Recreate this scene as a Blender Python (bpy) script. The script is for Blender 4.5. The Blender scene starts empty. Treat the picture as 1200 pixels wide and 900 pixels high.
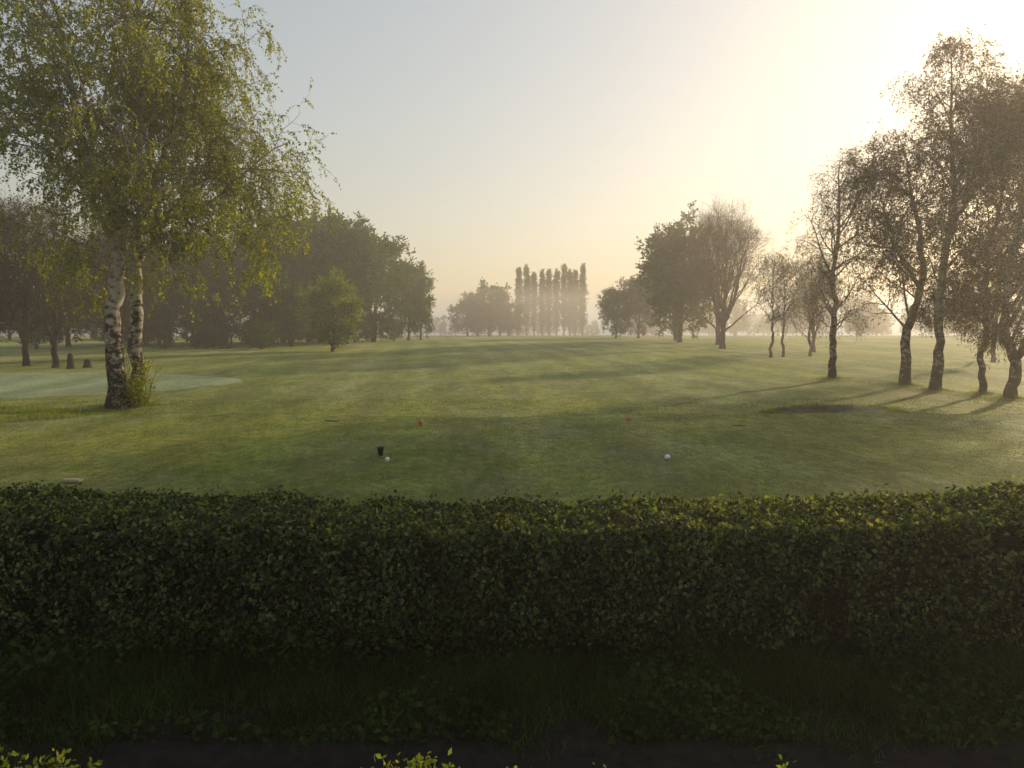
import bpy, math, numpy as np
from mathutils import Vector
scene=bpy.context.scene
scene.view_settings.view_transform='Standard'
scene.view_settings.look='None'
scene.view_settings.exposure=0
def sstep(a,b,x):
    t=np.clip((x-a)/(b-a),0,1); return t*t*(3-2*t)
def snoise(x,y,s,seed=0):
    r=np.random.default_rng(seed); o=0
    for i in range(7):
        a=r.uniform(0,6.28); f=s*r.uniform(.6,1.7); p=r.uniform(0,6.28)
        o=o+np.sin((x*np.cos(a)+y*np.sin(a))*f+p)
    return o/3.5
def terrain(x,y):
    x=np.asarray(x,float); y=np.asarray(y,float)
    z=1.3*sstep(30,130,y)+.45*sstep(120,200,y)-3.0*sstep(205,420,y)
    am=sstep(9,14,y)*(1-.6*sstep(60,150,y))
    z=z+am*(.05*snoise(x,y,.45,1)+.11*snoise(x,y,.14,2)+.018*snoise(x,y,1.9,6))
    tee=sstep(26.3,28.6,y)
    z=z-.28*tee*(1-sstep(32,50,y))+.05*np.exp(-((y-26.2-.3*np.sin(x*.3))/.5)**2)
    z=z+.2*np.exp(-((x-12.9)/2.4)**2-((y-30.6)/.6)**2)-.10*np.exp(-((x-12.7)/2.3)**2-((y-29.2)/.7)**2)
    z=z+.3*np.exp(-((x-36)/2.5)**2-((y-58)/1.2)**2)+.35*np.exp(-((x-29)/1.6)**2-((y-49)/.9)**2)
    z=z+.22*np.exp(-((x+16.6)/1.6)**2-((y-31.5)/1.4)**2)
    for (a,b) in RT: z=z+.16*np.exp(-((x-a)**2+(y-b)**2)/1.0)
    return z
RT=[(19.8,46),(22.2,42),(22.2,39),(23.1,36.5),(22.8,34)]

# ---------------- materials
def mat(name):
    m=bpy.data.materials.new(name); m.use_nodes=True
    nt=m.node_tree; nt.nodes.clear()
    out=nt.nodes.new('ShaderNodeOutputMaterial'); return m,nt,out
def N(nt,t,**k):
    n=nt.nodes.new(t)
    for a,b in k.items():
        if a in n.inputs.keys(): n.inputs[a].default_value=b
        else: setattr(n,a,b)
    return n
def ramp(nt,stops):
    n=nt.nodes.new('ShaderNodeValToRGB'); e=n.color_ramp.elements
    while len(e)<len(stops): e.new(.5)
    for i,(p,c) in enumerate(stops):
        e[i].position=p; e[i].color=(*c,1)
    return n
def leafmat(name,c1,c2,c3,trans=.45,gloss=0,rough=.45,ns=.6):
    m,nt,out=mat(name); L=nt.links.new
    g=N(nt,'ShaderNodeNewGeometry')
    r=ramp(nt,[(0,c1),(.5,c2),(1,c3)])
    L(g.outputs['Random Per Island'],r.inputs[0])
    tc=N(nt,'ShaderNodeTexCoord'); no=N(nt,'ShaderNodeTexNoise',Scale=ns); L(tc.outputs['Object'],no.inputs['Vector'])
    mr=N(nt,'ShaderNodeMapRange'); mr.inputs[1].default_value=.3; mr.inputs[2].default_value=.7; mr.inputs[3].default_value=.6; mr.inputs[4].default_value=1.35
    L(no.outputs['Fac'],mr.inputs[0])
    vm=N(nt,'ShaderNodeVectorMath',operation='SCALE'); L(r.outputs[0],vm.inputs[0]); L(mr.outputs[0],vm.inputs['Scale'])
    d=N(nt,'ShaderNodeBsdfDiffuse'); t=N(nt,'ShaderNodeBsdfTranslucent'); L(vm.outputs[0],d.inputs[0])
    wm=N(nt,'ShaderNodeVectorMath',operation='MULTIPLY'); wm.inputs[1].default_value=(1.7,1.55,.5); L(vm.outputs[0],wm.inputs[0]); L(wm.outputs[0],t.inputs[0])
    mx=N(nt,'ShaderNodeMixShader'); mx.inputs[0].default_value=trans; L(d.outputs[0],mx.inputs[1]); L(t.outputs[0],mx.inputs[2])
    if gloss<=0:
        L(mx.outputs[0],out.inputs[0]); return m
    gl=N(nt,'ShaderNodeBsdfGlossy',Roughness=rough); gl.inputs[0].default_value=(.8,.85,.7,1)
    m2=N(nt,'ShaderNodeMixShader'); m2.inputs[0].default_value=gloss; L(mx.outputs[0],m2.inputs[1]); L(gl.outputs[0],m2.inputs[2])
    L(m2.outputs[0],out.inputs[0]); return m
def barkmat(name,dark,light,thr=.5,z=2.4):
    m,nt,out=mat(name); L=nt.links.new
    tc=N(nt,'ShaderNodeTexCoord'); mp=N(nt,'ShaderNodeMapping'); mp.inputs['Scale'].default_value=(1.8,1.8,z)
    L(tc.outputs['Object'],mp.inputs[0]); no=N(nt,'ShaderNodeTexNoise',Scale=1.5,Detail=9,Roughness=.75); L(mp.outputs[0],no.inputs['Vector'])
    sx=N(nt,'ShaderNodeSeparateXYZ'); L(tc.outputs['Object'],sx.inputs[0])
    mr=N(nt,'ShaderNodeMapRange'); mr.inputs[1].default_value=0; mr.inputs[2].default_value=5; mr.inputs[3].default_value=-.11; mr.inputs[4].default_value=.05; L(sx.outputs[2],mr.inputs[0])
    ad=N(nt,'ShaderNodeMath',operation='ADD'); L(no.outputs['Fac'],ad.inputs[0]); L(mr.outputs[0],ad.inputs[1])
    r=ramp(nt,[(thr-.06,dark),(thr+.07,light)]); L(ad.outputs[0],r.inputs[0])
    b=N(nt,'ShaderNodeBsdfDiffuse'); L(r.outputs[0],b.inputs['Color'])
    bu=N(nt,'ShaderNodeBump',Strength=1,Distance=.06); L(no.outputs['Fac'],bu.inputs['Height']); L(bu.outputs[0],b.inputs['Normal'])
    L(b.outputs[0],out.inputs[0]); return m
def simple(name,c,rough=.6,noise=.15,scale=20):
    m,nt,out=mat(name); L=nt.links.new
    tc=N(nt,'ShaderNodeTexCoord'); no=N(nt,'ShaderNodeTexNoise',Scale=scale,Detail=6); L(tc.outputs['Object'],no.inputs['Vector'])
    r=ramp(nt,[(.3,tuple(v*(1-noise*2) for v in c)),(.7,tuple(min(1,v*(1+noise)) for v in c))]); L(no.outputs['Fac'],r.inputs[0])
    b=N(nt,'ShaderNodeBsdfPrincipled',Roughness=rough); L(r.outputs[0],b.inputs['Base Color'])
    b.inputs['Specular IOR Level'].default_value=.2 if rough>.9 else .5
    bu=N(nt,'ShaderNodeBump',Strength=.4,Distance=.01); L(no.outputs['Fac'],bu.inputs['Height']); L(bu.outputs[0],b.inputs['Normal'])
    L(b.outputs[0],out.inputs[0]); return m

def grassmat(name,cA,cB,cC,dew=.08,sheen=.2,dewcol=(.33,.35,.17),dmax=.85):
    m,nt,out=mat(name); L=nt.links.new
    g=N(nt,'ShaderNodeNewGeometry')
    def noise(scale,det=5,rough=.6,sc=(1,1,1)):
        mp=N(nt,'ShaderNodeMapping'); mp.inputs['Scale'].default_value=sc; L(g.outputs['Position'],mp.inputs[0])
        n=N(nt,'ShaderNodeTexNoise',Scale=scale,Detail=det,Roughness=rough); L(mp.outputs[0],n.inputs['Vector']); return n
    def rng_(n,a,b,lo=.3,hi=.7):
        mr=N(nt,'ShaderNodeMapRange'); mr.inputs[1].default_value=lo; mr.inputs[2].default_value=hi; mr.inputs[3].default_value=a; mr.inputs[4].default_value=b; L(n.outputs['Fac'],mr.inputs[0]); return mr
    def mul(a,b):
        mm=N(nt,'ShaderNodeMath',operation='MULTIPLY'); L(a.outputs[0],mm.inputs[0]); L(b.outputs[0],mm.inputs[1]); return mm
    n1=noise(.09,6,.7,(1,.45,1)); n2=noise(1.3,10,.85,(1,.6,1)); n3=noise(30,4,.8); n4=noise(.35,8,.8,(1,.25,1)); n5=noise(5,7,.85,(1,.6,1))
    r1=ramp(nt,[(.30,cA),(.50,cB),(.72,cC)]) 
    ad=N(nt,'ShaderNodeMath',operation='ADD'); L(n1.outputs['Fac'],ad.inputs[0])
    ms=N(nt,'ShaderNodeMath',operation='MULTIPLY_ADD'); L(n2.outputs['Fac'],ms.inputs[0]); ms.inputs[1].default_value=1.4; ms.inputs[2].default_value=-.7
    L(ms.outputs[0],ad.inputs[1]); L(ad.outputs[0],r1.inputs[0])
    dewc=N(nt,'ShaderNodeMix',data_type='RGBA'); dr=rng_(noise(.14,10,.85,(1,.45,1)),0,dmax,.48,.62); L(dr.outputs[0],dewc.inputs[0]); L(r1.outputs[0],dewc.inputs[6]); dewc.inputs[7].default_value=(*dewcol,1)
    sx=N(nt,'ShaderNodeSeparateXYZ'); L(g.outputs['Position'],sx.inputs[0])
    a1=N(nt,'ShaderNodeMath',operation='MULTIPLY_ADD'); L(sx.outputs[1],a1.inputs[0]); a1.inputs[1].default_value=.12; L(sx.outputs[0],a1.inputs[2])
    a2=N(nt,'ShaderNodeMath',operation='MULTIPLY_ADD'); L(n1.outputs['Fac'],a2.inputs[0]); a2.inputs[1].default_value=3; L(a1.outputs[0],a2.inputs[2])
    a3=N(nt,'ShaderNodeMath',operation='MULTIPLY'); L(a2.outputs[0],a3.inputs[0]); a3.inputs[1].default_value=1.7
    a4=N(nt,'ShaderNodeMath',operation='SINE'); L(a3.outputs[0],a4.inputs[0])
    a5=N(nt,'ShaderNodeMath',operation='MULTIPLY_ADD'); L(a4.outputs[0],a5.inputs[0]); a5.inputs[1].default_value=.15; a5.inputs[2].default_value=1
    f=mul(mul(mul(rng_(n3,.2,1.8),rng_(n4,.6,1.4)),rng_(n5,.35,1.65)),a5)
    vm=N(nt,'ShaderNodeVectorMath',operation='SCALE'); L(dewc.outputs[2],vm.inputs[0]); L(f.outputs[0],vm.inputs['Scale'])
    b=N(nt,'ShaderNodeBsdfPrincipled',Roughness=.65); L(vm.outputs[0],b.inputs['Base Color'])
    b.inputs['Specular IOR Level'].default_value=dew
    b.inputs['Sheen Weight'].default_value=sheen; b.inputs['Sheen Roughness'].default_value=.45; b.inputs['Sheen Tint'].default_value=(.9,.85,.35,1)
    bu=N(nt,'ShaderNodeBump',Strength=.8,Distance=.03); L(n3.outputs['Fac'],bu.inputs['Height'])
    bu3=N(nt,'ShaderNodeBump',Strength=.9,Distance=.10); L(n5.outputs['Fac'],bu3.inputs['Height']); L(bu.outputs[0],bu3.inputs['Normal'])
    bu2=N(nt,'ShaderNodeBump',Strength=.8,Distance=.25); L(n2.outputs['Fac'],bu2.inputs['Height']); L(bu3.outputs[0],bu2.inputs['Normal']); L(bu2.outputs[0],b.inputs['Normal'])
    L(b.outputs[0],out.inputs[0]); return m

M_birchleaf=leafmat('birch_leaf',(.09,.14,.012),(.18,.22,.022),(.30,.30,.035),.58)
M_birchleaf2=leafmat('birch_leaf_bronze',(.05,.05,.012),(.085,.07,.018),(.13,.10,.025),.42)
M_leafdark=leafmat('broad_leaf',(.028,.07,.013),(.055,.11,.018),(.10,.165,.03),.4)
M_leafbrown=leafmat('budding_leaf',(.06,.05,.025),(.09,.07,.03),(.11,.09,.035),.3)
M_hedge=leafmat('hedge_leaf',(.008,.02,.005),(.035,.065,.013),(.21,.225,.06),.45,.035,.5,2.2)
M_newleaf=leafmat('new_leaf',(.08,.12,.02),(.13,.17,.03),(.20,.22,.05),.35)
M_blade=leafmat('grass_blade',(.018,.032,.009),(.035,.062,.015),(.075,.10,.026),.35,ns=1.5)
M_birchbark=barkmat('birch_bark',(.025,.022,.02),(.40,.36,.31),.5)
M_bark=barkmat('dark_bark',(.035,.028,.022),(.10,.08,.06),.5,1)
M_bark2=barkmat('twig_bark',(.07,.055,.04),(.17,.13,.09),.5,1)
M_grass=grassmat('mown_grass',(.065,.12,.012),(.16,.215,.024),(.34,.325,.06))
M_green=grassmat('dewy_green',(.20,.29,.15),(.24,.33,.17),(.29,.37,.21),.2,.2,(.30,.38,.24),.6)
M_soil=simple('dark_soil',(.015,.012,.010),.95,.3,8)

# ---------------- mesh utils
def quads_mesh(name,parts,mats):
    V=[];F=[];MI=[];SM=[];o=0
    for v,f,mi,sm in parts:
        v=np.asarray(v,np.float32).reshape(-1,3); V.append(v);F.append(np.asarray(f).reshape(-1,4)+o);MI.append(np.full(len(F[-1]),mi));SM.append(np.full(len(F[-1]),sm)); o+=len(v)
    V=np.concatenate(V);F=np.concatenate(F).astype(np.int32);MI=np.concatenate(MI).astype(np.int32);SM=np.concatenate(SM).astype(bool)
    me=bpy.data.meshes.new(name); me.vertices.add(len(V)); me.vertices.foreach_set('co',V.ravel())
    me.loops.add(F.size); me.loops.foreach_set('vertex_index',F.ravel())
    me.polygons.add(len(F)); me.polygons.foreach_set('loop_start',np.arange(0,F.size,4,dtype=np.int32))
    me.polygons.foreach_set('material_index',MI); me.polygons.foreach_set('use_smooth',SM)
    for m in mats: me.materials.append(m)
    me.update(calc_edges=True); return me
def place(me,name,loc=(0,0,0),rz=0,s=1):
    ob=bpy.data.objects.new(name,me); ob.location=loc; ob.rotation_euler=(0,0,rz)
    ob.scale=(s,s,s) if not hasattr(s,'__len__') else s
    scene.collection.objects.link(ob); return ob
def nrm(v): return v/np.maximum(np.linalg.norm(v,axis=-1,keepdims=True),1e-9)
def leaves(rng,C,size,asp=.6,nrmdir=None,spread=1.0,hang=0):
    n=len(C); a=rng.normal(size=(n,3)); a[:,2]-=hang; a=nrm(a)
    if nrmdir is None: b=nrm(np.cross(a,rng.normal(size=(n,3))))
    else:
        nn=nrm(nrmdir+rng.normal(size=(n,3))*spread); a=nrm(a-(a*nn).sum(1,keepdims=True)*nn); b=np.cross(nn,a)
    s=size*rng.uniform(.6,1.3,(n,1)); w=s*asp
    nv=np.cross(a,b)
    V=np.stack([C-a*s*.5,C+b*w*.5-a*s*.05+nv*s*.08,C+a*s*.5,C-b*w*.5-a*s*.05+nv*s*.08],1)
    F=np.arange(n*4).reshape(n,4); return V.reshape(-1,3),F
def tubes(P,R,sides):
    n,S,_=P.shape; T=np.gradient(P,axis=1); T=nrm(T)
    ref=np.cross(T[:,0],np.array([.31,.95,.07])); ref=nrm(ref)[:,None,:]
    U=nrm(ref-(ref*T).sum(-1,keepdims=True)*T); W=np.cross(T,U)
    a=np.arange(sides)*2*np.pi/sides
    V=P[:,:,None,:]+R[:,:,None,None]*(U[:,:,None,:]*np.cos(a)[None,None,:,None]+W[:,:,None,:]*np.sin(a)[None,None,:,None])
    i=np.arange(n)[:,None,None]*S*sides; j=np.arange(S-1)[None,:,None]*sides; k=np.arange(sides)[None,None,:]; k2=(k+1)%sides
    F=np.stack([i+j+k,i+j+k2,i+j+sides+k2,i+j+sides+k],-1); return V.reshape(-1,3),F.reshape(-1,4)
def grow(rng,st,d,L,S,wob,grav):
    P=[st]; stp=(L/S)[:,None]; d=nrm(d)
    for s in range(S):
        d=nrm(d+rng.normal(0,wob,d.shape)+np.array([0,0,grav])); P.append(P[-1]+d*stp)
    return np.stack(P,1)
def kids(rng,P,R,n,t0,t1,a0,a1):
    Np,S1,_=P.shape; idx=np.repeat(np.arange(Np),n)
    t=t0+(t1-t0)*((np.tile(np.arange(n),Np)+rng.uniform(0,1,Np*n))/n)
    f=t*(S1-1); i=np.minimum(f.astype(int),S1-2); w=(f-i)[:,None]
    A=P[idx,i];B=P[idx,i+1]; pos=A*(1-w)+B*w; tan=nrm(B-A); r=R[idx,i]*(1-w[:,0])+R[idx,i+1]*w[:,0]
    az=np.tile(np.arange(n),Np)*2.4+np.repeat(rng.uniform(0,6.28,Np),n)+rng.normal(0,.3,Np*n)
    ref=nrm(np.cross(tan,np.array([.2,.9,.1]))); w2=np.cross(tan,ref)
    p=ref*np.cos(az)[:,None]+w2*np.sin(az)[:,None]; an=rng.uniform(a0,a1,Np*n)[:,None]
    return idx,t,pos,nrm(tan*np.cos(an)+p*np.sin(an)),r
def tree(name,seed,stems,r0,c,rad,leafmat_,bark,n1=30,n2=7,n3=5,n4=4,t0=.3,a1=(.6,1.0),g=(0.02,-.02,-.08,-.3),
         leafn=12,leafs=.1,twig=.9,hang=.6,keep=1.0,l2=.5,l3=.45,flare=.5,lump=0,tr=.004):
    rng=np.random.default_rng(seed); parts=[]; SP=[];SR=[]
    for k,st in enumerate(stems):
        st=np.array(st,float); 
        if st.shape[1]==2: st=np.stack([st[:,0],rng.normal(0,.12,len(st))*np.minimum(st[:,1],3)/3,st[:,1]],1)
        u=np.linspace(0,len(st)-1,25); q=np.stack([np.interp(u,np.arange(len(st)),st[:,j]) for j in range(3)],1)
        for _ in range(2): q[1:-1]=(q[:-2]+2*q[1:-1]+q[2:])/4
        q[1:,:2]+=rng.normal(0,.05,(24,2)); zt=(q[:,2])/stems[k][-1][-1]
        r=r0*(1-.97*np.clip(zt,0,1))**.9*(1 if k==0 else .8)+.008
        r=r*(1+.05*rng.normal(size=25))+r0*flare*np.exp(-q[:,2]/.35)
        if st[0,2]<.01: q[0,2]-=.3
        SP.append(q);SR.append(r)
    SP=np.stack(SP);SR=np.stack(SR); parts.append((*tubes(SP,SR,10),0,True))
    c=np.array(c,float);rad=np.array(rad,float)
    idx,t,pos,d,r=kids(rng,SP,SR,n1,t0,1.0,*a1)
    q=(pos-c)/rad;e=d/rad; A=(e*e).sum(1);B=2*(q*e).sum(1);C=(q*q).sum(1)-1; D=np.maximum(B*B-4*A*C,0)
    L=(-B+np.sqrt(D))/(2*A); L=np.clip(L,1.0,rad.max()*1.6)*rng.uniform(.6-lump,1.0+lump*.4,len(L))
    P1=grow(rng,pos,d,L,9,.12,g[0]); R1=(np.minimum(np.maximum(r,.02)*.55,.012+.014*L)[:,None])*np.linspace(1,.15,10)[None]+.004
    parts.append((*tubes(P1,R1,6),0,True))
    i2,t2,pos,d,r=kids(rng,P1,R1,n2,.2,1,.5,1.0); L2=L[i2]*l2*(1-.5*t2)*rng.uniform(.6,1.2,len(i2))+.3
    P2=grow(rng,pos,d,L2,6,.15,g[1]); R2=np.minimum(r*.6,.03)[:,None]*np.linspace(1,.2,7)[None]+.003; parts.append((*tubes(P2,R2,4),0,True))
    i3,t3,pos,d,r=kids(rng,P2,R2,n3,.2,1,.4,1.0); L3=L2[i3]*l3*rng.uniform(.6,1.2,len(i3))+.25
    P3=grow(rng,pos,d,L3,5,.18,g[2]); R3=np.minimum(r*.6,.012)[:,None]*np.linspace(1,.3,6)[None]+.003; parts.append((*tubes(P3,R3,3),0,True))
    i4,t4,pos,d,r=kids(rng,P3,R3,n4,.3,1,.3,1.0); L4=twig*rng.uniform(.4,1.3,len(i4))
    P4=grow(rng,pos,d,L4,4,.12,g[3]); R4=np.full(len(i4),tr)[:,None]*np.linspace(1,.5,5)[None]+.001; parts.append((*tubes(P4,R4,3),0,True))
    if leafn>0:
        nn=len(P4); u=rng.uniform(.05,4,(nn,leafn)); i=np.minimum(u.astype(int),3); w=(u-i)[...,None]
        k=np.arange(nn)[:,None]; C=P4[k,i]*(1-w)+P4[k,i+1]*w
        msk=(snoise(P4[:,0,0]*1.3,P4[:,0,2]*1.3+P4[:,0,1],1.0,seed)>(-1.5+3*(1-keep))) 
        C=C[msk].reshape(-1,3)+rng.normal(0,.035,(msk.sum()*leafn,3))
        v,f=leaves(rng,C,leafs,.7,hang=hang); parts.append((v,f,1,False))
    return quads_mesh(name,parts,[bark,leafmat_])
def tz(x,y): return float(terrain(x,y))

# ---------------- ground
ys=np.concatenate([np.linspace(-14,8,45),np.linspace(8.2,60,320),np.geomspace(60.4,2200,170)])
xp=np.concatenate([np.linspace(0,34,180),np.geomspace(34.4,1800,70)]); xs=np.concatenate([-xp[:0:-1],xp])
X,Y=np.meshgrid(xs,ys); Z=terrain(X,Y)
V=np.stack([X,Y,Z],-1).reshape(-1,3); nx=len(xs); i=(np.arange(len(ys)-1)[:,None]*nx+np.arange(nx-1)[None]).reshape(-1)
F=np.stack([i,i+1,i+1+nx,i+nx],1)
place(quads_mesh('ground',[(V,F,0,True)],[M_grass]),'ground')
def sheet(name,cx,cy,rx,ry,dz,m,seed,nr=24,na=96):
    a=np.linspace(0,2*np.pi,na,endpoint=False); rr=np.linspace(0,1,nr+1)[:,None]
    k=1+.06*np.sin(2*a+seed)+.05*np.sin(3*a+1.3*seed)+.02*np.sin(7*a)
    x=cx+rx*rr*k*np.cos(a); y=cy+ry*rr*k*np.sin(a); z=terrain(x,y)+dz*(1-rr**12*.9)
    V=np.stack([x,y,z],-1).reshape(-1,3); i=np.arange(nr)[:,None]*na; j=np.arange(na)[None]; j2=(j+1)%na
    F=np.stack([i+j,i+na+j,i+na+j2,i+j2],-1).reshape(-1,4); return place(quads_mesh(name,[(V,F,0,True)],[m]),name)
sheet('putting_green',-34,43,16,9.5,.03,M_green,1)
sheet('bunker',13.0,30.0,2.6,.75,.02,simple('bunker_sand',(.065,.055,.04),.95,.3,3),2)
sheet('bare_turf_patch',7.1,23.1,.22,.12,.012,M_soil,3,6,24)
sheet('bare_turf_patch',-6.1,25.1,.3,.12,.012,M_soil,5,6,24)
a=np.linspace(-16,16,200); b=np.linspace(-6,6.9,60); XX,YY=np.meshgrid(a,b); ZZ=.006+.012*snoise(XX,YY,5,4)+.014
V=np.stack([XX,YY,ZZ],-1).reshape(-1,3); i=(np.arange(59)[:,None]*200+np.arange(199)[None]).reshape(-1)
place(quads_mesh('soil_path',[(V,np.stack([i,i+1,i+201,i+200],1),0,True)],[M_soil]),'soil_path')

# ---------------- hedge
def hedge(name,x0,x1,y0,y1,ztop,dens,size,seed,lm,curve=0,z0=.05):
    rng=np.random.default_rng(seed); parts=[]
    def zt(x): return ztop+np.minimum(curve*x*x,.16)+.02*snoise(x,x*0,2.2,seed)+.012*snoise(x,x*0,9,seed+1)
    ins=.13
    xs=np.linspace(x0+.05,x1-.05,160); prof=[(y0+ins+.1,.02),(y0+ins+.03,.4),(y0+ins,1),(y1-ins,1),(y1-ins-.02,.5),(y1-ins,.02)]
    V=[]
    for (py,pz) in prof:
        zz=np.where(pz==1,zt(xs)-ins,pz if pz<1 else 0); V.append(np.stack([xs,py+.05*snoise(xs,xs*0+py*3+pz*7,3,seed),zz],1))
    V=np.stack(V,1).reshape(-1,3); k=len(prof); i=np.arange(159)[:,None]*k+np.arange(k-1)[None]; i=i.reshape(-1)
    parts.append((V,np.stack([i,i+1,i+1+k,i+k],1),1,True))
    W=x1-x0; n=int(W*(y1-y0)*dens*1.3); x=rng.uniform(x0,x1,n); y=rng.uniform(y0,y1,n)
    edge=np.minimum(y-y0,y1-y)/.14; rd=.09*(1-np.clip(edge,0,1))**2
    lump=.035*snoise(x,y,6,seed+3)+.03*snoise(x,y,15,seed+5)
    z=zt(x)-rd+lump-rng.exponential(.03,n)+.05*(rng.random(n)<.15)*rng.random(n)*1.8
    C=np.stack([x,y,z],1); nd=np.tile([0,0,.6],(n,1)); v,f=leaves(rng,C,size,.62,nd,.8); parts.append((v,f,0,False))
    for side in (0,1):
        n=int(W*(ztop)*dens*(1.35 if side==0 else .7)); x=rng.uniform(x0,x1,n); z=z0+(zt(x)-z0)*rng.uniform(0,1,n)**.8
        dp=rng.exponential(.04,n)+.05*snoise(x,z,4,seed+7)+.045*snoise(x,z,11,seed+8)+.08*np.clip((z-zt(x)+.14)/.14,0,1)**2+.12*np.clip((.45-z)/.4,0,1)
        y=(y0+dp) if side==0 else (y1-dp)
        kk=snoise(x,z,7,seed+9)+.25*rng.normal(size=n)>-.9; 
        C=np.stack([x,y,z],1)[kk]; nd=np.tile([0,-1 if side==0 else 1,.35],(len(C),1))
        v,f=leaves(rng,C,size,.62,nd,.75); parts.append((v,f,0,False))
    n=int(W*110); x=rng.uniform(x0,x1,n); z=rng.uniform(z0,ztop,n); st=np.stack([x,np.full(n,y0+.09),z],1)
    P=grow(rng,st,np.stack([rng.normal(0,.7,n),np.full(n,-.35),rng.normal(.4,.6,n)],1),rng.uniform(.1,.45,n),4,.25,.05)
    P[...,1]=np.maximum(P[...,1],y0-.02); parts.append((*tubes(P,np.full((n,5),.003),3),2,True))
    return quads_mesh(name,parts,[lm,simple('hedge_shade_core_'+name,(.010,.009,.007),.95,.3,10),M_bark2])  # near-black core material: shade inside the hedge put in as colour
place(hedge('hedge',-13,13,6.45,7.75,1.23,1350,.054,11,M_hedge,.006,.15),'hedge')
place(hedge('near_hedge',-6,6,1.35,2.45,1.42,1200,.04,15,M_newleaf,0),'hedge')
rng=np.random.default_rng(5); n=2200
x=rng.uniform(-4,4,n); keepx=((x<-1.0)&(snoise(x,x*0,5,2)>-.7))|((x>-.47)&(x<-.2))|(rng.random(n)<.04); x=x[keepx]; n=len(x)
st=np.stack([x,rng.uniform(2.25,2.47,n),np.full(n,1.43)],1); P=grow(rng,st,np.stack([rng.normal(0,.5,n),rng.normal(.1,.2,n),np.ones(n)],1),rng.uniform(.04,.125,n),4,.15,0)
C=np.repeat(P.reshape(-1,3),3,0)+rng.normal(0,.014,(n*15,3)); v,f=leaves(rng,C,.026,.6)
place(quads_mesh('hedge_sprigs',[(*tubes(P,np.full((n,5),.002),3),1,True),(v,f,0,False)],[M_newleaf,M_bark]),'hedge_shoots')

# ---------------- grass blades
def blades(rng,x,y,z,h,w,lean=.35,S=3):
    n=len(x); st=np.stack([x,y,z],1); d=np.stack([rng.normal(0,lean,n),rng.normal(0,lean,n),np.ones(n)],1)
    P=grow(rng,st,d,h,S,.12,-.18); s=rng.uniform(0,6.28,n); side=np.stack([np.cos(s),np.sin(s),s*0],1)[:,None,:]*(w[:,None]*np.linspace(1,.08,S+1)[None])[...,None]*.5
    V=np.stack([P-side,P+side],2).reshape(-1,3); i=np.arange(n)[:,None]*(S+1)*2+np.arange(S)[None]*2; i=i.reshape(-1)
    return V,np.stack([i,i+1,i+3,i+2],1)
rng=np.random.default_rng(21)
n=80000; x=rng.uniform(-9,9,n); y=4.75+1.8*rng.random(n)**.65; cl=snoise(x,y,2.5,31)+.5*snoise(x,y,9,32)+.5*rng.normal(size=n); k=cl>1.4-2.9*(y-4.75); x=x[k];y=y[k]; n=len(x)
tuft=(1+.6*snoise(x,y,2.6,37)).clip(.35,2)
h=(.07+.27*rng.random(n)**1.3)*(.5+.5*(y-5.1)).clip(.35,1.2)*tuft; p1=blades(rng,x,y,np.zeros(n)+.01,h,rng.uniform(.006,.013,n),.45,4)
n=24000; x=rng.uniform(-9,9,n); y=rng.uniform(5.2,6.55,n); z=rng.uniform(.03,.32,n)*(y-4.9)*(1+.4*snoise(x,y,2,39)); C=np.stack([x,y,z],1)[snoise(x,y,3,33)>-.1]
v,f=leaves(rng,C,.06,.75,np.tile([0,-.3,1],(len(C),1)),.6)
place(quads_mesh('verge',[(*p1,0,False),(v,f,0,False)],[M_blade]),'verge_grass')
xs_,ys_=[],[]
n=26000; x=rng.uniform(-24,-13.6,n); y=rng.uniform(23,34,n); m=(snoise(x,y,1.1,41)*.8+ (-15.0-x)*.35 + -np.abs(y-29.5)*.12 >0)&(y<30.5+(x+16)*-.3); xs_.append(x[m]);ys_.append(y[m])
for (a,b) in RT+[(-16.6,31.5),(-16.8,33)]:
    n=1300; r=np.abs(rng.normal(0,.8,n)); t=rng.uniform(0,6.28,n); xs_.append(a+r*np.cos(t)); ys_.append(b+r*np.sin(t))
n=3500; t=rng.uniform(0,6.28,n); r=1+rng.normal(0,.07,n); xs_.append(13.0+2.7*r*np.cos(t)); ys_.append(30.0+.85*r*np.sin(t))
x=np.concatenate(xs_);y=np.concatenate(ys_);n=len(x)
M_rough=leafmat('rough_blade',(.05,.10,.012),(.13,.19,.025),(.30,.30,.06),.45)
place(quads_mesh('rough',[(*blades(rng,x,y,terrain(x,y)-.01,rng.uniform(.06,.22,n),rng.uniform(.012,.022,n),.5),0,False)],[M_rough]),'rough_grass')
n=200000; y=8.0+28*rng.random(n)**1.6; x=rng.uniform(-1,1,n)*(y*.75+1.5); k=(snoise(x,y,1.5,51)+.7*snoise(x,y,5,52)+.6*rng.normal(size=n))>-.3; x=x[k];y=y[k];n=len(x)
place(quads_mesh('lawn_blades',[(*blades(rng,x,y,terrain(x,y)-.005,rng.uniform(.015,.045,n)*(.7+y/30),rng.uniform(.007,.014,n)*(y/11),.7,1),0,False)],[M_rough]),'lawn_grass')

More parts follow.
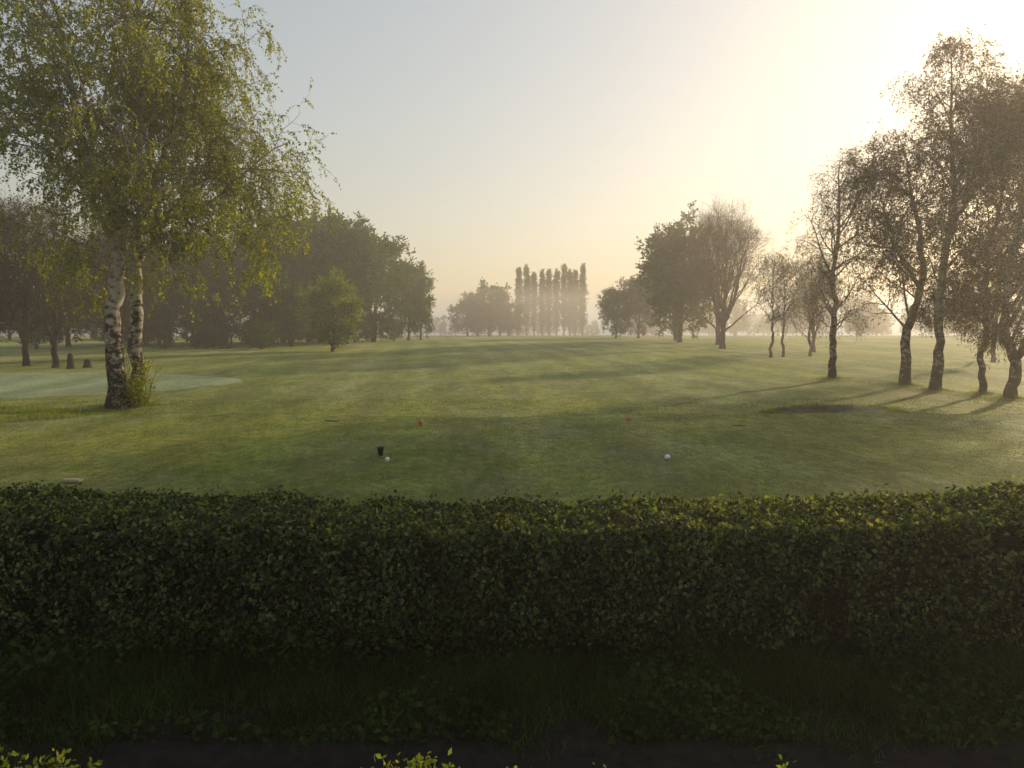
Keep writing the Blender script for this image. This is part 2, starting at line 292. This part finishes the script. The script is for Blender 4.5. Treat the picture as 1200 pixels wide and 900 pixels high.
# ---------------- birches left
def root(x,y): return (x,y,tz(x,y))
b1=tree('birch_a',101,[[(0,0),(.07,3.3),(.25,6.1),(.35,7.9),(1.2,10),(1.45,12.5),(1.2,18.5)],[(.3,6.9),(.1,8.3),(-.5,9.4),(-1.1,10.8),(-1.4,13.5),(-2,17.5)]],
 .37,(-.2,0,11.6),(6.2,5.6,8.2),M_birchleaf,M_birchbark,n1=22,n2=7,n3=5,n4=4,t0=.3,a1=(.65,1.15),leafn=13,leafs=.105,twig=.85,g=(.02,-.03,-.12,-.38),keep=.78,lump=.2)
place(b1,'birch_tree',root(-16.5,31))
b2=tree('birch_b',102,[[(0,0),(.1,3.2),(.2,6.2),(.6,8.1),(1.7,10.8),(2.6,13),(3.1,17.5)],[(.3,6.2),(1.4,8.0),(2.7,9.3),(4.2,10.4)]],
 .31,(2.3,0,10.3),(6.2,5.6,7.6),M_birchleaf,M_birchbark,n1=22,n2=7,n3=5,n4=4,t0=.27,a1=(.65,1.25),leafn=13,leafs=.105,twig=.95,g=(.0,-.05,-.15,-.40),keep=.78,lump=.2)
place(b2,'birch_tree',root(-16.8,33))
rng=np.random.default_rng(77); n=60; st=np.stack([rng.normal(.35,.25,n),rng.normal(.2,.3,n),np.zeros(n)],1)
P=grow(rng,st,np.stack([rng.normal(.15,.25,n),rng.normal(0,.25,n),np.ones(n)],1),rng.uniform(.6,2.1,n),6,.12,0)
C=np.repeat(P[:,1:].reshape(-1,3),11,0); C=C+rng.normal(0,.09,C.shape); v,f=leaves(rng,C,.08,.7)
place(quads_mesh('suckers',[(*tubes(P,np.full((n,7),.008),3),1,True),(v,f,0,False)],[M_birchleaf,M_bark]),'basal_shoots',root(-16.2,31.0))

# ---------------- right birches
kw=dict(leafmat_=M_birchleaf2,bark=M_birchbark,n2=7,n3=5,n4=4,twig=.8,g=(.01,-.03,-.13,-.38),flare=.35,lump=.15)
RB=[
 ([[(0,0),(-.1,2),(.05,4),(-.2,6),(.15,9),(.1,13.3)]],.22,(0,0,8.3),(2.7,2.6,5.6),(19.8,46),dict(n1=30,n4=3,leafn=3,leafs=.08,keep=.7,t0=.25)),
 ([[(0,0),(-.1,2),(-.05,3.4),(.6,5),(1.0,6.2),(.3,9),(-.7,13.5)],[(.7,5.3),(-.6,7.2),(-1.5,9.5),(-2,11.5)]],.27,(-.6,0,8.6),(3.2,3,5.3),(22.2,42),dict(n1=22,leafn=6,leafs=.09,keep=.8,t0=.28)),
 ([[(0,0),(.15,2),(-.1,4),(.2,7),(.6,10),(.35,13),(.2,17.0)],[(.25,7.5),(1.2,9.5),(1.8,12),(2.3,14.6)]],.26,(.7,0,11.4),(3.4,3.2,6.3),(22.2,39),dict(n1=26,leafn=6,leafs=.09,keep=.8,t0=.28)),
 ([[(0,0),(-.1,2),(.15,4),(.0,6.5),(.5,10),(.9,14.3)]],.16,(.6,0,8.8),(2.9,2.7,6),(23.1,36.5),dict(n1=32,leafn=6,leafs=.09,keep=.8,t0=.25)),
 ([[(0,0),(.35,1.2),(-.3,2.8),(-.3,5),(.2,9),(.9,14)],[(.2,1.8),(.9,3.3),(1.2,6),(1.9,10),(2.2,12.5)]],.24,(.9,0,8.4),(3.6,2.8,6),(22.8,34),dict(n1=25,leafn=6,leafs=.09,keep=.8,t0=.3)),
]
for k,(st,r0,c,rad,(x,y),o) in enumerate(RB):
    place(tree('birch_r%d'%k,200+k,st,r0,c,rad,**{**kw,**o}),'birch_tree',root(x,y))
sm=tree('birch_sm',230,[[(0,0),(.1,3),(0,6),(.2,9.5)]],.13,(0,0,6),(2.2,2.2,3.9),**{**kw,'n1':22,'n2':6,'n3':4,'n4':3,'leafn':2,'leafs':.1,'tr':.006})
for (x,y,r,s) in [(24.3,70,0,1),(25.8,71,2,.95),(30,75,3,1.1),(40,62,1,1.2)]: place(sm,'birch_tree',root(x,y),r,s)

# ---------------- mid/far trees
oak=[tree('oak%d'%k,300+k,[[(0,0),(.2,3),(.5,8),(.2,15)],[(.2,2.8),(-1.4,6),(-2,10),(-2.4,13)]],.36,(0,0,9.6),(7.2,7,7.8),M_leafdark,M_bark,n1=20,n2=7,n3=5,n4=4,t0=.14,a1=(.6,1.35),g=(.02,.0,0,0),leafn=8,leafs=.30,twig=.9,hang=.1,keep=.9,lump=.18) for k in range(3)]
bare=tree('bare',320,[[(0,0),(.1,3),(.3,8),(.2,15)],[(.1,2.5),(-1.2,6),(-1.8,10),(-2,13)],[(.1,2.6),(1.3,6),(2.1,10),(2.4,13)]],.34,(0,0,9.6),(5.4,5,7.9),M_leafbrown,M_bark2,n1=16,n2=6,n3=5,n4=4,t0=.15,a1=(.3,.8),g=(.04,.03,.03,.03),leafn=0,leafs=.16,twig=1.2,keep=.9,tr=.009)
place(oak[0],'broadleaf_tree',root(26.0,116),.5,(1.02,1.02,1.08)); place(bare,'bare_tree',root(26.2,93),0,1.0)
place(oak[1],'broadleaf_tree',root(28.0,128),2,.85); place(bare,'bare_tree',root(28.8,104),2,1.05)
place(oak[2],'broadleaf_tree',root(22,158),1,.62); place(oak[1],'broadleaf_tree',root(27,160),1,.75); place(bare,'bare_tree',root(34,84),2,.55)
for k,(x,y,s) in enumerate([(-36,112,1.08),(-31.5,106,1.0),(-27.5,113,1.1),(-24,108,.95),(-40,100,.8),(-44,106,.9),(-48,98,.8),(-34,125,1.1),(-22,119,1.0),(-53,104,.85),(-57,96,.8),(-29,98,.5)]):
    place(oak[k%3],'broadleaf_tree',root(x,y),k*1.7,(s,s,s*1.02))
place(oak[2],'broadleaf_tree',root(-18.6,134),0.4,(.62,.62,.84)); place(oak[0],'broadleaf_tree',root(-16.8,137),0.4,(.5,.5,.7))
shrub=tree('small_tree',340,[[(0,0),(.1,1),(.3,4),(.2,7)],[(0,.3),(-.6,2),(-1.1,4),(-1.2,6)],[(0,.3),(.8,2),(1.3,4),(1.4,5.5)]],.14,(0,0,5),(2.7,2.6,4.1),leafmat('spring_leaf',(.10,.17,.02),(.18,.26,.03),(.26,.32,.05),.5),M_bark,n1=12,n2=6,n3=5,n4=4,t0=.15,a1=(.4,1.0),g=(.03,.02,0,0),leafn=8,leafs=.19,twig=.6,hang=.1)
place(shrub,'small_tree',root(-20.2,84))
lb=tree('left_bare',350,[[(0,0),(.1,3),(.3,7),(.2,11)],[(.1,1.5),(-.9,4),(-1.3,8)]],.2,(0,0,6.8),(3.4,3.4,5),M_leafbrown,M_bark,n1=18,n2=6,n3=5,n4=3,t0=.15,a1=(.4,1.0),g=(.05,.02,0,-.05),leafn=2,leafs=.12,twig=.9,keep=.9,tr=.006)
for k,(x,y,s) in enumerate([(-35,57,1.05),(-38.5,59,1.1),(-33.5,64,1.0),(-42,60,1.1),(-37,70,1.2),(-46,66,1.2)]): place(lb,'bare_tree',root(x,y),k*1.3,s)
pop=[tree('pop%d'%k,360+k,[[(0,0),(.1,6),(0,12),(.1,19.2)]],.25,(0,0,9.8),(1.15,1.15,10.6),M_leafdark,M_bark,n1=90,n2=4,n3=3,n4=3,t0=.05,a1=(.25,.5),g=(.15,.12,.1,.05),leafn=5,leafs=.28,twig=.45,hang=-.3,keep=.97,l2=.35) for k in range(2)]
for k,(x,y,s) in enumerate([(2.0,222,.99),(4.4,225,1.0),(6.7,228,.99),(8.9,222,.93),(11.1,225,.97),(13.6,228,1.02),(15.4,222,1.0),(17.4,225,.98),(19.3,228,1.0),(20.9,222,1.0)]):
    place(pop[k%2],'poplar_tree',(x,y,tz(x,y)-.3),k*1.1,(s,s,s*(1+.04*math.sin(k*2.3))))
far=tree('far_tree',380,[[(0,0),(.2,3),(.3,6),(.2,10)]],.3,(0,0,6.2),(4.8,4.8,6.2),M_leafdark,M_bark,n1=24,n2=5,n3=4,n4=3,t0=.05,a1=(.6,1.4),g=(.0,-.02,0,0),leafn=5,leafs=.42,twig=.9,hang=.1,lump=.15)
def mass(name,pts):
    col=bpy.data.collections.new(name+'_collection'); 
    rr=np.random.default_rng(len(pts))
    for (x,y,s) in pts:
        o=bpy.data.objects.new(name+'_part',far); o.location=(x,y,tz(x,y)-.3); o.rotation_euler=(0,0,rr.uniform(0,6)); o.scale=(s*rr.uniform(.85,1.2),)*2+(s,); col.objects.link(o)
    e=bpy.data.objects.new(name,None); e.instance_type='COLLECTION'; e.instance_collection=col; scene.collection.objects.link(e)
rr=np.random.default_rng(3)
mass('tree_clump',[(-11.3,190,.85),(-8.8,192,1.05),(-5.9,190,1.2),(-3.1,193,1.05),(-.9,196,.8)])
mass('undergrowth',[(-20-k*2.1,118+rr.normal(0,4)-k*.9,rr.uniform(.32,.55)) for k in range(19)]+[(-30-k*2.6,92+rr.normal(0,3),rr.uniform(.22,.35)) for k in range(6)])
pts=[]
for k in range(60): x=-150+k*5.2+rr.normal(0,2); pts.append((x,250+rr.uniform(0,40)+abs(x)*-.2,rr.uniform(.7,1.15)*(.75 if x>-30 else 1.1)))
for k in range(22): x=-62-k*5.5; pts.append((x,150-k*1.0+rr.normal(0,5),rr.uniform(.8,1.3)))
for k in range(34): x=34+k*6+rr.normal(0,2); pts.append((x,215-k*1.3+rr.normal(0,12),rr.uniform(.6,1.1)))
mass('distant_treeline',pts)

# ---------------- small objects
def lathe(name,prof,m,loc,n=24,parent=None,rot=(0,0,0)):
    a=np.arange(n)*2*np.pi/n; V=[(r*math.cos(t),r*math.sin(t),z) for r,z in prof for t in a]
    F=[(i*n+j,i*n+(j+1)%n,(i+1)*n+(j+1)%n,(i+1)*n+j) for i in range(len(prof)-1) for j in range(n)]
    ob=place(quads_mesh(name,[(V,F,0,True)],[m]),name,loc); ob.rotation_euler=rot
    if parent: ob.parent=parent
    return ob
def empty(name,loc):
    e=bpy.data.objects.new(name,None); e.location=loc; scene.collection.objects.link(e); return e
M_red=simple('red_paint',(.50,.13,.06),.5); M_white=simple('white_paint',(.78,.77,.73),.4,.05); M_black=simple('black_plastic',(.012,.013,.013),.4,.1)
def marker(x,y,m,s=1,base=None):
    e=empty('tee_marker',(x,y,tz(x,y)+.015))
    lathe('head',[(0.001,.02*s),(.05*s,.022*s),(.072*s,.045*s),(.078*s,.08*s),(.068*s,.115*s),(.04*s,.14*s),(.001,.147*s)],m,(0,0,0),parent=e)
    lathe('spike',[(.001,-.08),(.008,-.05),(.01,.03*s),(.001,.031*s)],M_black,(0,0,0),12,e)
    lathe('collar',[(.001,.0),(.045*s,.0),(.05*s,.01),(.05*s,.022*s),(.001,.0225*s)],base or m,(0,0,0),parent=e)
marker(-3.02,24.4,M_red,1.15); marker(3.83,24.3,M_red,1.15,M_white)
marker(-2.92,17.3,M_white,.7); marker(3.6,17.1,M_white,.85,simple('wood_collar',(.2,.13,.07)))
e=empty('tee_waste_bucket',(-3.16,17.75,tz(-3.16,17.75)))
lathe('bucket',[(.001,.06),(.05,.06),(.058,.08),(.085,.25),(.098,.255),(.098,.27),(.085,.27),(.078,.25),(.05,.09),(.001,.088)],M_black,(0,0,0),parent=e)
lathe('stake',[(.001,-.1),(.012,-.05),(.014,.06),(.001,.061)],M_black,(0,0,0),12,e)
import bmesh
def box(name,size,loc,m,bev=.01,rot=(0,0,0),parent=None):
    bm=bmesh.new(); bmesh.ops.create_cube(bm,size=1); bmesh.ops.scale(bm,vec=size,verts=bm.verts); bmesh.ops.bevel(bm,geom=bm.edges,offset=bev,segments=2,affect='EDGES')
    me=bpy.data.meshes.new(name); bm.to_mesh(me); bm.free(); me.materials.append(m); o=place(me,name,loc); o.rotation_euler=rot
    if parent: o.parent=parent
    return o
e=empty('tee_plate',(-8.85,14.8,tz(-8.85,14.8)+.02))
box('slab',(.38,.22,.05),(0,0,.02),simple('stone',(.4,.34,.2),.8),.012,(0,0,.1),e)
box('inset',(.28,.14,.012),(0,0,.049),simple('stone_light',(.5,.42,.22),.7),.004,(0,0,.1),e)
for (x,y,h,r) in [(-33.2,56,1.1,.22),(-32.5,57,.6,.25)]:
    lathe('tree_stump',[(r*1.6,-.1),(r*1.15,.15),(r,.5*h),(r*.85,h*.9),(r*.4,h*1.05),(.001,h*.93)],M_bark,root(x,y),9)

# ---------------- mist
def mist(name,lo,hi,dens,col,g):
    m,nt,out=mat(name+'_volume'); v=N(nt,'ShaderNodeVolumeScatter',Density=dens,Anisotropy=g); v.inputs['Color'].default_value=(*col,1); nt.links.new(v.outputs[0],out.inputs['Volume'])
    bm=bmesh.new(); bmesh.ops.create_cube(bm,size=1); me=bpy.data.meshes.new(name); bm.to_mesh(me); bm.free(); me.materials.append(m)
    o=place(me,name,tuple((a+b)/2 for a,b in zip(lo,hi))); o.scale=tuple(b-a for a,b in zip(lo,hi))
mist('mist',(-900,-30,-8),(900,1300,24),.0020,(1,.93,.82),.5)
mist('mist',(-700,150,-7),(700,1200,13),.006,(1,.89,.77),.4)

# ---------------- light
EL=math.radians(15); AZ=math.radians(45)
s=Vector((math.sin(AZ)*math.cos(EL),math.cos(AZ)*math.cos(EL),math.sin(EL)))
ld=bpy.data.lights.new('sun','SUN'); ld.energy=5; ld.angle=math.radians(2.0); ld.color=(1,.77,.48)
lo=bpy.data.objects.new('sun',ld); lo.rotation_euler=s.to_track_quat('Z','Y').to_euler(); lo.location=(60,80,40); scene.collection.objects.link(lo)
w=bpy.data.worlds.new('World'); scene.world=w; w.use_nodes=True; nt=w.node_tree
bg=nt.nodes['Background']; sky=nt.nodes.new('ShaderNodeTexSky'); sky.sky_type='NISHITA'; sky.sun_disc=False; sky.sun_elevation=EL; sky.sun_rotation=AZ
sky.air_density=1.5; sky.dust_density=2.2; sky.ozone_density=1.3
gm=nt.nodes.new('ShaderNodeGamma'); gm.inputs[1].default_value=.58
tn=nt.nodes.new('ShaderNodeVectorMath'); tn.operation='MULTIPLY'; tn.inputs[1].default_value=(1.05,.985,.955)
nt.links.new(sky.outputs[0],gm.inputs[0]); nt.links.new(gm.outputs[0],tn.inputs[0]); nt.links.new(tn.outputs[0],bg.inputs[0]); bg.inputs[1].default_value=.285
cd=bpy.data.cameras.new('camera'); cd.lens=26.2; cd.sensor_width=36; cd.clip_end=5000; cd.clip_start=.05
co=bpy.data.objects.new('camera',cd); co.location=(0,0,3); co.rotation_euler=(math.radians(90-4.06),0,0); scene.collection.objects.link(co); scene.camera=co
print('faces',sum(len(o.data.polygons) for o in scene.objects if o.type=='MESH'))
